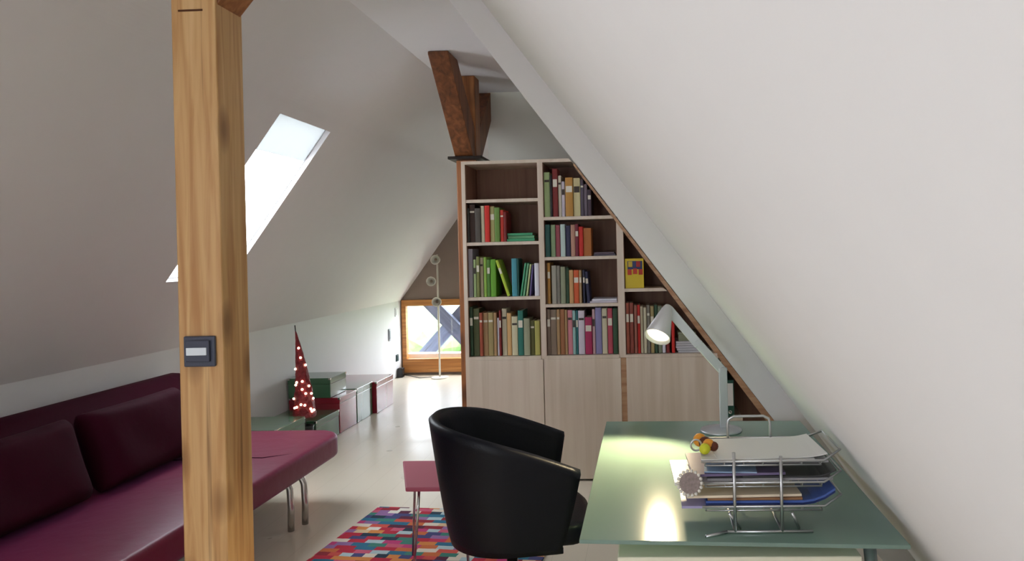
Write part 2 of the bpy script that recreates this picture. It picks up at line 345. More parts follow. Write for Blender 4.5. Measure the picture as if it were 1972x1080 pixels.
# ------------------------------------------------------------------ bookcase (built in, under the slope)
BY0, BY1 = 4.734, 5.08
BC = thing('bookcase', 'tall pale birch bookcase with brown back cut to the slope of the roof', 'bookcase', (-.66, BY0, 0))
def bc(name, b, m_, **k): o = b.build(name, m_, **k); return part(o, BC)
th = .02
def zr(x): return 1.451-1.36*(x+.023)-.012     # underside of right slope with clearance
bc('side_panel', MB().box(-1.165, -1.142, BY0, BY1, 0, 2.03), BIRCH)
bc('divider', MB().box(-.679, -.646, BY0, BY1, 0, 2.01), BIRCH)
bc('divider', MB().prism([(-.187, .0), (-.145, .0), (-.145, zr(-.145)-.03), (-.187, zr(-.187)-.03)], 'y', BY0, BY1), BIRCH)
bc('top_panel', MB().prism([(-1.142, 2.01), (-1.142, 2.03), (-.475, 2.03), (-.46, 2.01)], 'y', BY0, BY1), BIRCH)
for x0, x1, zs in ((-1.142, -.679, (1.777, 1.505, 1.156)), (-.646, -.187, (1.655, 1.401, 1.103))):
    for z in zs:
        bc('shelf', MB().box(x0, x1, BY0+.004, BY1-.013, z-.011, z+.009), BIRCH)
bc('shelf', MB().prism([(-.145, 1.18), (-.145, 1.20), (.10, 1.20), (.125, 1.18)], 'y', BY0+.004, BY1-.013), BIRCH)
bc('counter_shelf', MB().box(-1.142, -.679, BY0-.018, BY1-.013, .769, .787).box(-.646, -.187, BY0-.018, BY1-.013, .769, .787).box(-.145, .425, BY0-.018, BY1-.013, .769, .787), BIRCH)
bc('back_panel', MB().prism([(-1.142, 0), (1.0, 0), (.985, .03), (-.475, 2.01), (-1.142, 2.01)], 'y', BY1-.012, BY1), BROWN)
# inner brown linings: shade inside the shelves painted onto the birch faces
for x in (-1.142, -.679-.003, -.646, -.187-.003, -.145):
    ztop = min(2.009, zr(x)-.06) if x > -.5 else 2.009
    bc('shade_lining', MB().box(x, x+.003, BY0+.008, BY1-.013, .788, ztop), BROWN)
# the board following the roof slope, wood-coloured front edge
bc('slope_board', MB().prism([(XR(2.02)-.004, 2.0), (XR(.03)-.004, .02), (XR(.03)-.06, .02), (XR(2.0)-.022, 1.985)], 'y', BY0-.004, BY1-.013), PINE_B)
# doors
for x0, x1, kx in ((-1.14, -.667, -.70), (-.661, -.178, -.625), (-.143, .43, None)):
    d = bc('door', MB().box(x0, x1, BY0-.02, BY0-.001, .012, .768, bev=.0015), BIRCH)
    if kx is not None:
        k = MB().lathe([(.006, 0), (.006, .01), (.010, .014), (.010, .020), (0, .022)], 12, (kx, BY0-.0205, .385), Rm('X', 90)).build('door_knob', CHROME, smooth=True)
        k.parent = d; k.matrix_parent_inverse = d.matrix_parent_inverse.copy()
bc('door_gap_strip', MB().box(-.1775, -.1435, BY0-.012, BY0-.001, .012, .768), PINE_B)
bc('end_panel', MB().box(.43, .452, BY0, BY1-.013, 0, zr(.452)-.06), BIRCH)

# ------------------------------------------------------------------ books
COL = {'charcoal': (58, 58, 50), 'dark brown': (62, 38, 30), 'charcoal grey': (84, 78, 72), 'cream': (206, 198, 170), 'bright red': (214, 40, 28), 'olive cream': (176, 170, 112), 'leaf green': (104, 140, 60), 'tomato red': (206, 52, 38), 'dark red': (124, 24, 22),
 'lilac grey': (160, 156, 164), 'pale green': (168, 190, 132), 'olive': (128, 134, 76), 'beige': (186, 174, 146), 'light green': (150, 190, 80), 'green': (84, 132, 48), 'grass green': (104, 168, 44), 'lime green': (178, 204, 60), 'teal blue': (66, 148, 164), 'dark teal': (20, 84, 78), 'sea green': (70, 160, 116), 'mint green': (110, 176, 130), 'lime white': (206, 222, 160), 'violet': (126, 110, 170), 'white': (226, 226, 238),
 'dark green': (40, 74, 46), 'moss green': (86, 96, 58), 'brick red': (164, 80, 56), 'tan': (176, 142, 100), 'sand': (168, 150, 100), 'peach': (222, 178, 118), 'pale cream': (212, 204, 170), 'teal green': (36, 116, 104), 'sage grey': (160, 164, 136), 'dark olive': (92, 92, 40), 'yellow olive': (176, 172, 92),
 'black': (26, 24, 24), 'ivory': (216, 208, 190), 'lilac white': (208, 200, 214), 'ochre': (190, 138, 60), 'pale yellow': (220, 210, 160), 'slate purple': (86, 76, 92), 'grey purple': (110, 98, 112), 'dark purple': (62, 44, 60), 'sage green': (140, 164, 124), 'maroon pink': (158, 74, 84), 'ice blue': (190, 210, 206), 'navy': (38, 42, 78), 'tan pink': (190, 144, 124), 'maroon': (120, 28, 50), 'red': (202, 30, 18), 'orange brown': (184, 110, 46),
 'brown': (110, 78, 44), 'grey white': (170, 168, 156), 'grey': (134, 130, 120), 'sage': (146, 154, 126), 'pale orange': (206, 160, 106), 'orange red': (214, 92, 44), 'black blue': (34, 34, 60), 'brown grey': (124, 104, 88), 'taupe': (140, 122, 104), 'brown orange': (164, 108, 68), 'pink': (212, 134, 146), 'pale teal': (150, 190, 188), 'teal': (34, 110, 116), 'magenta': (166, 28, 84), 'pale pink': (216, 180, 186), 'lilac blue': (140, 136, 184), 'rose red': (184, 70, 88), 'red brown': (140, 62, 48), 'pink brown': (160, 100, 84), 'grey green': (120, 128, 104)}
def bmat(c): return mat('book_'+c.replace(' ', '_'), srgb(COL[c]), .5)
EDGE = mat('page_edges', srgb((214, 204, 182)), .8); BAND = mat('spine_band', srgb((228, 222, 206)), .6); BAND2 = mat('dark_spine_band', srgb((60, 50, 44)), .6)
def book_mesh(wd, h, dp, band):
    b = MB(); t = min(.0025, wd*.15)
    b.mi = 0; b.box(-wd/2, -wd/2+t, 0.003, dp, 0, h); b.box(wd/2-t, wd/2, 0.003, dp, 0, h)
    n = 6; poly = [(-wd/2, .0035)]+[(-wd/2*math.cos(PI*k/n), .003-.003*math.sin(PI*k/n)) for k in range(1, n)]+[(wd/2, .0035), (wd/2-t, .006), (-wd/2+t, .006)]
    b.prism(poly, 'z', 0, h)
    b.mi = 1; b.box(-wd/2+t, wd/2-t, .0062, dp-.004, .003, h-.003)
    if band and wd > .012:
        b.mi = 2; z = h*(.62 if band == 1 else .78); b.box(-wd/2*.82, wd/2*.82, -.0012, .0035, z, z+h*(.16 if band == 1 else .05))
    return b
WHERE = {'left2': ("the left column's second shelf", -1.137, -.684), 'left3': ("the left column's third shelf", -1.137, -.684), 'left4': ("the left column's lowest shelf", -1.137, -.684),
 'mid1': ("the middle column's top shelf", -.641, -.192), 'mid2': ("the middle column's second shelf", -.641, -.192), 'mid3': ("the middle column's third shelf", -.641, -.192), 'mid4': ("the middle column's lowest shelf", -.641, -.192), 'right2': ("the right column's lower shelf", -.14, .4)}
ORD = ['first', 'second', 'third', 'fourth', 'fifth', 'sixth', 'seventh', 'eighth', 'ninth', 'tenth', 'eleventh', 'twelfth', 'thirteenth', 'fourteenth', 'fifteenth']
BOOKS = [
    ('left2', 1.515, [(-1.146, -1.124, 0.218, 0, 'charcoal'), (-1.123, -1.088, 0.241, 0, 'dark brown'), (-1.086, -1.051, 0.216, 0, 'charcoal grey'), (-1.049, -1.027, 0.23, 0, 'cream'), (-1.024, -0.993, 0.232, 0, 'bright red'), (-0.991, -0.962, 0.226, 0, 'olive cream'), (-0.96, -0.928, 0.218, 0, 'leaf green'), (-0.925, -0.904, 0.201, 0, 'tomato red'), (-0.903, -0.885, 0.187, 0, 'dark red')]),
    ('left3', 1.166, [(-1.137, -1.109, 0.307, 0, 'lilac grey'), (-1.103, -1.087, 0.239, 0, 'pale green'), (-1.085, -1.065, 0.258, 0, 'olive'), (-1.063, -1.043, 0.251, 0, 'beige'), (-1.039, -1.021, 0.252, 0, 'light green'), (-1.019, -0.998, 0.237, 0, 'green'), (-0.996, -0.962, 0.238, 0, 'grass green'), (-0.894, -0.87, 0.229, -0.073, 'lime green'), (-0.86, -0.826, 0.24, 0, 'teal blue'), (-0.825, -0.814, 0.236, 0, 'dark teal'), (-0.811, -0.796, 0.209, 0.034, 'sea green'), (-0.792, -0.777, 0.204, 0.032, 'mint green'), (-0.772, -0.759, 0.199, 0.028, 'lime white'), (-0.7515, -0.7405, 0.195, 0.021, 'violet'), (-0.714, -0.682, 0.207, 0, 'white')]),
    ('left4', 0.79, [(-1.144, -1.117, 0.313, 0, 'dark green'), (-1.114, -1.076, 0.301, 0, 'moss green'), (-1.073, -1.053, 0.275, 0, 'brick red'), (-1.051, -1.02, 0.274, 0, 'tan'), (-1.018, -0.986, 0.275, 0, 'sand'), (-0.983, -0.964, 0.273, 0, 'tan'), (-0.961, -0.949, 0.24, 0, 'white'), (-0.947, -0.934, 0.288, 0, 'dark red'), (-0.93, -0.9, 0.298, 0, 'cream'), (-0.898, -0.871, 0.269, 0, 'peach'), (-0.868, -0.83, 0.247, 0, 'pale cream'), (-0.827, -0.794, 0.285, 0, 'teal green'), (-0.791, -0.752, 0.234, 0, 'sage grey'), (-0.749, -0.723, 0.22, 0, 'dark olive'), (-0.721, -0.688, 0.218, 0, 'yellow olive')]),
    ('mid1', 1.665, [(-0.652, -0.604, 0.283, 0, 'pale green'), (-0.602, -0.588, 0.261, 0, 'black'), (-0.586, -0.553, 0.303, 0, 'dark red'), (-0.55, -0.531, 0.259, 0, 'ivory'), (-0.529, -0.509, 0.221, 0, 'lilac white'), (-0.505, -0.457, 0.245, 0, 'ochre'), (-0.454, -0.411, 0.241, 0, 'pale yellow'), (-0.409, -0.389, 0.231, 0, 'slate purple'), (-0.387, -0.367, 0.218, 0, 'grey purple'), (-0.365, -0.342, 0.202, 0, 'dark purple')]),
    ('mid2', 1.411, [(-0.639, -0.609, 0.204, 0, 'dark teal'), (-0.604, -0.576, 0.202, 0, 'sage green'), (-0.574, -0.546, 0.2, 0, 'maroon pink'), (-0.543, -0.513, 0.205, 0, 'ice blue'), (-0.51, -0.481, 0.195, 0, 'navy'), (-0.478, -0.45, 0.2, 0, 'tan pink'), (-0.448, -0.428, 0.203, 0, 'maroon'), (-0.426, -0.399, 0.186, 0, 'red'), (-0.397, -0.348, 0.177, 0, 'orange brown')]),
    ('mid3', 1.113, [(-0.651, -0.635, 0.257, 0, 'brown'), (-0.634, -0.614, 0.26, 0, 'ochre'), (-0.605, -0.575, 0.242, 0, 'grey white'), (-0.573, -0.552, 0.241, 0, 'grey'), (-0.548, -0.518, 0.233, 0, 'sage'), (-0.516, -0.496, 0.226, 0, 'dark green'), (-0.494, -0.468, 0.211, 0, 'pale orange'), (-0.466, -0.433, 0.21, 0, 'orange red'), (-0.431, -0.415, 0.21, 0, 'tan'), (-0.407, -0.391, 0.209, -0.002, 'black blue'), (-0.386, -0.363, 0.199, -0.01, 'navy')]),
    ('mid4', 0.79, [(-0.654, -0.62, 0.289, 0, 'brown grey'), (-0.619, -0.581, 0.286, 0, 'taupe'), (-0.579, -0.56, 0.287, 0, 'tan'), (-0.558, -0.529, 0.287, 0, 'brown orange'), (-0.527, -0.512, 0.283, 0, 'tan'), (-0.51, -0.48, 0.281, 0, 'pink'), (-0.478, -0.46, 0.278, 0, 'pale teal'), (-0.457, -0.444, 0.278, 0, 'teal'), (-0.442, -0.403, 0.277, 0, 'lilac white'), (-0.4, -0.356, 0.234, 0, 'magenta'), (-0.354, -0.337, 0.283, 0, 'pale pink'), (-0.335, -0.295, 0.293, 0, 'lilac blue'), (-0.292, -0.26, 0.288, 0, 'cream'), (-0.257, -0.226, 0.288, 0, 'rose red'), (-0.223, -0.192, 0.287, 0, 'dark green')]),
    ('right2', 0.79, [(-0.142, -0.12, 0.319, 0, 'brick red'), (-0.117, -0.092, 0.319, 0, 'red brown'), (-0.088, -0.071, 0.304, 0, 'pink brown'), (-0.068, -0.051, 0.304, 0, 'red'), (-0.049, -0.032, 0.296, 0, 'beige'), (-0.029, -0.011, 0.289, 0, 'cream'), (-0.008, 0.011, 0.303, 0, 'grey'), (0.014, 0.036, 0.295, 0, 'sand'), (0.039, 0.059, 0.302, 0, 'dark green'), (0.061, 0.084, 0.294, 0, 'grey green'), (0.086, 0.106, 0.287, 0, 'white'), (0.11, 0.131, 0.272, 0, 'dark red'), (0.145, 0.164, 0.258, 0, 'red')]),
]
for key, base, rows in BOOKS:
    place, lo, hi = WHERE[key]; prev = lo
    for i, (x0, x1, h, dx, c) in enumerate(rows):
        wd = x1-x0-.0008
        if x0 < prev+.0004: x0 = prev+.0004; x1 = max(x1, x0+.008); wd = x1-x0-.0004
        if x1 > hi: x1 = hi; wd = x1-x0-.0004
        for _k in range(40):          # keep clear of the sloping board
            if x1 > XR(base+h)-(.024+.019*(2-base-h))-.009: h -= .006
        a = math.atan2(dx, h)
        cx = (x0+x1)/2
        if a: wd = wd*math.cos(a)*.8
        dp = min(.25, random.uniform(.14, .2)); yo = BY0+.010+random.uniform(0, .012)
        b = book_mesh(wd, h/math.cos(a) if a else h, dp, random.choice((0, 0, 1, 2)))
        lean = ', leaning' if a else ' upright'
        o = b.build('book', [bmat(c), EDGE, BAND2 if sum(COL[c]) > 480 else BAND])
        zoff = wd/2*abs(math.sin(a)) if a else 0
        o.location = (cx, yo, base+.0005+zoff); o.rotation_euler = (0, a, 0)
        kind = 'thick ' if wd > .036 else ('thin ' if wd < .018 else '')
        tag(o, f"{kind}{c} book{lean}, {ORD[i]} from left on {place}", 'book', 'books on '+place)
        prev = x1 if not a else prev
# lying books
def lying(x0, x1, z, t, c, label, group, dp=.2, yo=.02):
    b = book_mesh(t, x1-x0, dp, 0); o = b.build('book', [bmat(c), EDGE, BAND])
    o.rotation_euler = (0, PI/2, 0); o.location = (x0, BY0+yo, z+t/2); tag(o, label, 'book', group)
G = 'green books lying in a stack on the second shelf'
lying(-.885, -.708, 1.5148, .017, 'sea green', "green book lying lowest in the stack on the left column's second shelf", G)
lying(-.880, -.712, 1.5322, .019, 'mint green', "green book lying in the middle of the stack on the second shelf", G, yo=.03)
lying(-.882, -.722, 1.5516, .016, 'sea green', "green book lying topmost of the stack on the second shelf", G, yo=.024)
G = 'thin books lying on the middle column'
lying(-.335, -.197, 1.4108, .012, 'slate purple', "slate purple book lying lower right on the middle column's second shelf", G)
lying(-.330, -.205, 1.4232, .010, 'grey purple', "grey purple book lying on another book, middle column's second shelf", G)
lying(-.385, -.193, 1.1128, .012, 'lilac white', "white booklet lying at right end of the middle column's third shelf", G)
lying(-.352, -.195, 1.1252, .013, 'white', "white booklet lying on top of another, middle column's third shelf", G)
# yellow toy box
TBX = thing('toy_box', 'yellow box with blue and red picture panel on the upper right shelf', 'box', (-.075, BY0+.03, 1.2003))
YEL = mat('yellow_card', srgb((232, 204, 20)), .4)
MB().box(-.064, .054, 0, .05, 0, .188, bev=.002).build('carton', YEL, TBX)
MB().box(-.048, .046, -.0015, -.0001, .12, .172).build('picture_panel', mat('blue_print', srgb((44, 60, 110)), .5), TBX)
for k, (x, z, c) in enumerate(((-.035, .085, (206, 60, 30)), (.0, .09, (206, 60, 30)), (.035, .085, (190, 50, 30)), (-.03, .135, (220, 190, 60)), (.02, .135, (180, 40, 40)))):
    MB().box(x-.013, x+.013, -.0035, -.0016, z, z+.035).build('picture_patch', mat('print_%d_%d_%d' % c, srgb(c), .5), TBX)
# things at the right end of the sill, under the slope
S = thing('storage_box', 'sage green lidded box on top of white papers beneath the roof slope', 'box', (.275, BY0+.05, .859))
SG = mat('sage_card', srgb((150, 158, 132)), .6)
MB().box(-.086, .02, 0, .16, 0, .040, bev=.002).build('body', SG, S); MB().box(-.09, .024, -.004, .164, .0405, .056, bev=.002).build('lid', SG, S)
G = 'white paper stack on the right sill'
for k in range(5):
    o = MB().box(-.1+random.uniform(-.008, .004), .055-.005*k, 0, .2, 0, .0135, bev=.002).build('magazine', mat('pale_magazine', srgb((205, 206, 214)), .5))
    o.location = (.285-.004*k, BY0+.03+.004*k, .7878+.0141*k)
    tag(o, ['lowest', 'second lowest', 'middle', 'second highest', 'topmost'][k]+' pale magazine lying under the sage box on the sill', 'magazine', G)
# binder in the low open corner
bc('corner_shelf', MB().box(.452, .575, BY0+.004, BY1-.013, .36, .378), BIRCH)
S = thing('ring_binder', 'dark green ring binder with white spine label below the roof slope', 'binder', (.499, BY0+.012, .3785))
MB().box(-.027, .027, 0, .24, 0, .235, bev=.002).build('cover', mat('binder_green', srgb((18, 74, 58)), .5), S)
MB().box(-.021, .021, -.002, -.0002, .075, .215).build('spine_label', PAPER, S)
MB().lathe([(.004, 0), (.011, 0), (.011, .003), (.007, .0035), (.004, 0)], 14, (0, -.0005, .035), Rm('X', 90)).build('finger_ring', CHROME, S)
o = MB().box(0, .05, 0, .2, 0, .19, bev=.002).build('box_file', mat('dark_maroon', srgb((70, 20, 24)), .6)); o.location = (.60, BY0+.04, .0005); tag(o, 'dark maroon file standing low in the corner under the roof slope', 'file')

# ------------------------------------------------------------------ storage boxes along the knee wall
GREEN = mat('green_laminate', srgb((70, 112, 84)), .22, coat=.6)
REDB = mat('red_laminate', srgb((150, 34, 52)), .22, coat=.6)
INN = {'g': GREEN, 'r': REDB}
def sbox(x0, x1, y0, y1, z0, z1, c, label, slot=True):
    T = thing('storage_box', label, 'box', ((x0+x1)/2, (y0+y1)/2, z0), 0, 'coloured storage boxes along the knee wall')
    hx, hy, h = (x1-x0)/2, (y1-y0)/2, z1-z0
    MB().box(-hx+.002, hx-.002, -hy+.002, hy-.002, 0, h-.05, bev=.003).build('body', INN[c], T)
    MB().box(-hx, hx, -hy, hy, h-.0495, h, bev=.004).build('lid', INN[c], T)
    MB().box(-.03, .03, -hy-.003, -hy+.0018, h*.42, h*.42+.02, bev=.001).build('label_holder', CHROME, T)
    for sx in (-1, 1):
        for sy in (-1, 1):
            MB().box(*sorted((sx*(hx-.016), sx*(hx+.0012))), *sorted((sy*(hy-.016), sy*(hy+.0012))), h-.016, h+.0008, bev=.001).build('metal_corner', CHROME, T)
    return T
sbox(-2.955, -2.53, 4.98, 5.41, 0, .28, 'g', 'green storage box nearest the sofa, flat on the floor')
sbox(-2.955, -2.53, 5.585, 6.015, 0, .20, 'g', 'low green storage box on the floor right behind the light tree')
sbox(-2.955, -2.53, 6.03, 6.385, 0, .292, 'r', 'red storage box standing beneath the stacked green box')
sbox(-2.955, -2.60, 6.02, 6.345, .2935, .455, 'g', 'green storage box stacked on top of the red one')
sbox(-2.955, -2.53, 6.40, 6.76, 0, .297, 'g', 'green storage box between the two red floor boxes')
sbox(-2.955, -2.497, 6.78, 7.23, 0, .286, 'r', 'red storage box farthest away, nearest the far window')

# ------------------------------------------------------------------ light tree
T = thing('light_tree', 'tall slim dark red cone tree with glowing lights between sofa and boxes', 'decoration', (-2.575, 5.497, 0))
RT = mat('red_tinsel', srgb((120, 18, 26)), .55, bump=1, scale=60, var=.4)
n, rings = 18, 26; b = MB(); R0 = .082
def cone_c(t): return Vector((-.055*t*t-.0*t, 0, .26+.64*t))
def cone_r(t): return R0*(1-t)**.95+.003
pr_ = []
prev = None
for k in range(rings+1):
    t = k/rings; c = cone_c(t); ring = [b.bm.verts.new(c+Vector((math.cos(a)*cone_r(t)*random.uniform(.9, 1.08), math.sin(a)*cone_r(t)*random.uniform(.9, 1.08), random.uniform(-.004, .004)))) for a in [2*PI*q/n for q in range(n)]]
    if prev:
        for q in range(n): b.bm.faces.new((prev[q], prev[(q+1) % n], ring[(q+1) % n], ring[q]))
    else: b.bm.faces.new(ring[::-1])
    prev = ring
b.bm.faces.new(prev); b.build('cone', RT, T)
MB().tube([(-.054, 0, .89), (-.058, 0, .94)], .004, 8).build('tip', BLACKP, T)
MB().tube([(0, 0, .18), (0, 0, .262)], .008, 10).build('stem', BLACKP, T)
MB().lathe([(0, 0), (.045, 0), (.055, .02), (.062, .17), (.066, .19), (.056, .19), (.05, .18), (0, .18)], 24).build('pot', BLACKP, T, smooth=True)
LB = mat('warm_bulb', (1, .8, .6), .4, emit=(1, .62, .42), es=9)
spots = [(.80, -70), (.69, -65), (.60, -20), (.56, -140), (.41, -120), (.42, -75), (.38, -130), (.36, -30), (.33, -80), (.28, -60), (.27, -20), (.22, -150), (.21, -10), (.16, -90), (.13, -115), (.15, -70), (.10, -40), (.08, -20), (.12, -130), (.07, -35), (.5, 60), (.3, 90), (.2, 150), (.1, 60), (.65, 120)]
for t, dg in spots:
    a = math.radians(dg+8); c = cone_c(t)+Vector((math.cos(a), math.sin(a), 0))*(cone_r(t)+.003)
    q = MB(); bmesh.ops.create_icosphere(q.bm, subdivisions=2, radius=.0088, matrix=Matrix.Translation(c)); q.build('light_bulb', LB, T, smooth=True)

# ------------------------------------------------------------------ floor lamp by the far window
T = thing('floor_lamp', 'slim white floor lamp with three round shades before the far window', 'lamp', (-2.437, 8.66, 0))
LM = mat('lamp_cream', srgb((226, 220, 206)), .45)
MB().lathe([(0, 0), (.10, 0), (.10, .012), (.02, .02), (0, .02)], 28).build('base', LM, T, smooth=False)
MB().tube([(0, 0, .018), (0, 0, 1.44)], .011, 12).build('pole', LM, T, smooth=True)
for dx, z in ((.0, 1.378), (-.055, 1.13), (.004, .892)):
    s = MB().lathe([(0, .05), (.03, .05), (.052, .0), (.056, -.03), (.050, -.03), (.028, .035), (0, .035)], 24, (dx, -.058, z), Rm('X', -90)).build('lamp_shade', LM, T, smooth=True)
    MB().lathe([(0, -.012), (.014, -.012), (.018, -.002), (.014, .01), (0, .034)], 14, (dx, -.058, z), Rm('X', -90)).build('bulb', mat('dark_glass_bulb', srgb((120, 100, 84)), .2), s)

# ------------------------------------------------------------------ sofa
T = thing('sofa', 'long magenta armless sofa bed along the left knee wall', 'sofa', (-2.3, 3.2, 0))
def rr_slab(x0, x1, y0, y1, z0, z1, rc, name, m_, par, bev=.03, crown=0.0):
    """slab with rounded plan corners"""
    pts = []
    for cx, cy, a0 in ((x1-rc, y1-rc, 0), (x0+rc*.3, y1-rc*.3, 90), (x0+rc*.3, y0+rc*.3, 180), (x1-rc, y0+rc, 270)):
        r = rc if cx > (x0+x1)/2 else rc*.3
        pts += [(cx+r*math.cos(math.radians(a0+k*15)), cy+r*math.sin(math.radians(a0+k*15))) for k in range(7)]
    b = MB().prism(pts, 'z', z0, z1)
    o = b.build(name, m_, par, smooth=True); md = o.modifiers.new('bevel', 'BEVEL'); md.width = bev; md.segments = 5; md.limit_method = 'ANGLE'; md.angle_limit = math.radians(50)
    return o
# local coordinates: origin (-2.3,3.2)
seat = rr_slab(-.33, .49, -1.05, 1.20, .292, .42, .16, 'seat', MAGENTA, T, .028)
MB().tube([(.0-.25, .55, .4195), (-.05, .56, .4205), (.12, .60, .4205), (.30, .58, .4205), (.42, .66, .417)], .0035, 6).build('seam', MAGENTA_D, seat, smooth=True)
# back: leaning slab
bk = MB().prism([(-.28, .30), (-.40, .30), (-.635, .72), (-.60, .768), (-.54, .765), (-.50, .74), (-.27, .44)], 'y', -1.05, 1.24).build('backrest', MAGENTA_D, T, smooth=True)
md = bk.modifiers.new('bevel', 'BEVEL'); md.width = .02; md.segments = 3; md.limit_method = 'ANGLE'
def pillow(name, w_, h, t, loc, rot, label):
    b = MB(); n = 14; fr = []
    for s in (1, -1):
        g = {}
        for i in range(n+1):
            for j in range(n+1):
                u, v = i/n*2-1, j/n*2-1
                k = ((1-u**8)*(1-v**8))**.5; cr = 1-.05*(1-abs(v))*(abs(u)**6)-.0
                if abs(u) == 1 or abs(v) == 1:
                    if s == 1: g[i, j] = b.bm.verts.new((0, u*w_/2*(1-.03*(1-v*v)), v*h/2*(1-.03*(1-u*u))))
                    else: g[i, j] = fr[0][i, j]
                else: g[i, j] = b.bm.verts.new((s*t/2*k*(1+.04*math.sin(5*u+3*v)), u*w_/2*(1-.03*(1-v*v)), v*h/2*(1-.03*(1-u*u))))
        fr.append(g)
        for i in range(n):
            for j in range(n): b.bm.faces.new((g[i, j], g[i+1, j], g[i+1, j+1], g[i, j+1]))
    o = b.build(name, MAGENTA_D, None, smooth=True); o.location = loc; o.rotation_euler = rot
    o.modifiers.new('s', 'SUBSURF').render_levels = 1
    return tag(o, label, 'cushion', 'back cushions on the sofa')
rt_ = math.radians
pillow('cushion', .72, .38, .17, (-2.475, 2.79, .603), (0, rt_(-17), 0), 'dark magenta cushion leaning on the sofa back, left of its twin')
pillow('cushion', .72, .38, .17, (-2.475, 3.54, .603), (0, rt_(-17), 0), 'dark magenta cushion leaning on the sofa back, half behind the post')
for (x, y) in ((.375, .70), (.405, .80), (.375, -.80), (.405, -.90)):
    pts = [(x-.10, y, .293), (x-.05, y, .290), (x-.01, y, .262), (x+.008, y, .22), (x+.012, y, .12), (x+.010, y, .0)]
    MB().tube(pts, .017, 12).build('leg', CHROME, T, smooth=True)
for (x, y) in ((-.25, 1.0), (-.25, -.9)): MB().tube([(x, y, 0), (x, y, .293)], .017, 12).build('leg', CHROME, T, smooth=True)

# ------------------------------------------------------------------ rug
RG = bpy.data.materials.new('patchwork_rug'); RG.use_nodes = True; nt = RG.node_tree; N = nt.nodes; L = nt.links; b_ = N['Principled BSDF']; b_.inputs['Roughness'].default_value = .95
tc = N.new('ShaderNodeTexCoord'); sp = N.new('ShaderNodeSeparateXYZ')
wob = N.new('ShaderNodeTexNoise'); wob.inputs['Scale'].default_value = 14; L.new(tc.outputs['Object'], wob.inputs['Vector'])
wm = N.new('ShaderNodeMixRGB'); wm.blend_type = 'ADD'; wm.inputs[0].default_value = .012; L.new(tc.outputs['Object'], wm.inputs[1]); L.new(wob.outputs['Color'], wm.inputs[2]); L.new(wm.outputs[0], sp.inputs[0])
def mth(op, a, b=None):
    n = N.new('ShaderNodeMath'); n.operation = op
    for i, v in enumerate((a, b)):
        if v is None: continue
        if isinstance(v, (int, float)): n.inputs[i].default_value = v
        else: L.new(v, n.inputs[i])
    return n.outputs[0]
row = mth('FLOOR', mth('DIVIDE', sp.outputs[1], .042))
wn1 = N.new('ShaderNodeTexWhiteNoise'); wn1.noise_dimensions = '1D'; L.new(row, wn1.inputs['W'])
wid = mth('ADD', mth('MULTIPLY', wn1.outputs[0], .05), .06)
cell = mth('FLOOR', mth('ADD', mth('DIVIDE', sp.outputs[0], wid), mth('MULTIPLY', wn1.outputs[0], 17)))
cmb = N.new('ShaderNodeCombineXYZ'); L.new(row, cmb.inputs[0]); L.new(cell, cmb.inputs[1])
wn2 = N.new('ShaderNodeTexWhiteNoise'); wn2.noise_dimensions = '2D'; L.new(cmb.outputs[0], wn2.inputs['Vector'])
cr = N.new('ShaderNodeValToRGB'); cr.color_ramp.interpolation = 'CONSTANT'
pal = [(190, 34, 60), (232, 226, 214), (40, 110, 140), (206, 92, 120), (150, 36, 50), (218, 138, 70), (66, 70, 120), (226, 214, 196), (196, 60, 120), (60, 130, 116), (210, 84, 70), (150, 110, 160), (190, 34, 60), (220, 190, 150), (90, 30, 60), (178, 200, 204), (206, 110, 60), (24, 50, 70), (200, 50, 90)]
e = cr.color_ramp.elements
for i, c in enumerate(pal):
    x = e[0] if i == 0 else (e[1] if i == 1 else e.new(i/len(pal)))
    x.position = i/len(pal); x.color = (*srgb(c), 1)
L.new(wn2.outputs[0], cr.inputs[0]); L.new(cr.outputs[0], b_.inputs['Base Color'])
bpn = N.new('ShaderNodeBump'); bpn.inputs['Strength'].default_value = .6; bpn.inputs['Distance'].default_value = .004; nz = N.new('ShaderNodeTexNoise'); nz.inputs['Scale'].default_value = 220; L.new(tc.outputs['Object'], nz.inputs['Vector']); L.new(nz.outputs[0], bpn.inputs['Height']); L.new(bpn.outputs[0], b_.inputs['Normal'])
o = MB().box(-.56, .56, -.85, .85, .0005, .010, bev=.003).build('rug', RG); o.location = (-1.10, 3.34, 0); o.rotation_euler = (0, 0, math.radians(-6)); tag(o, 'patchwork rug of many small coloured strips on the pale floor', 'rug')

# ------------------------------------------------------------------ pink stool
T = thing('stool', 'small pink topped stool on thin metal legs behind the black chair', 'stool', (-.98, 3.36, 0.0108))
PK = mat('pink_seat', srgb((186, 88, 112)), .45)
MB().prism([(-.212, .20), (.30, .20), (.22, -.21), (-.066, -.21)], 'z', .43, .449).build('seat', PK, T, bevel=.005)
for (x0, y0, x1, y1) in ((-.02, -.17, -.05, -.20), (.17, -.17, .20, -.20), (-.14, .16, -.17, .19), (.22, .16, .25, .19)):
    MB().tube([(x0, y0, .43), (x0*.8+x1*.2, y0*.8+y1*.2, .33), (x1, y1, 0)], .006, 8).build('leg', CHROME, T, smooth=True)

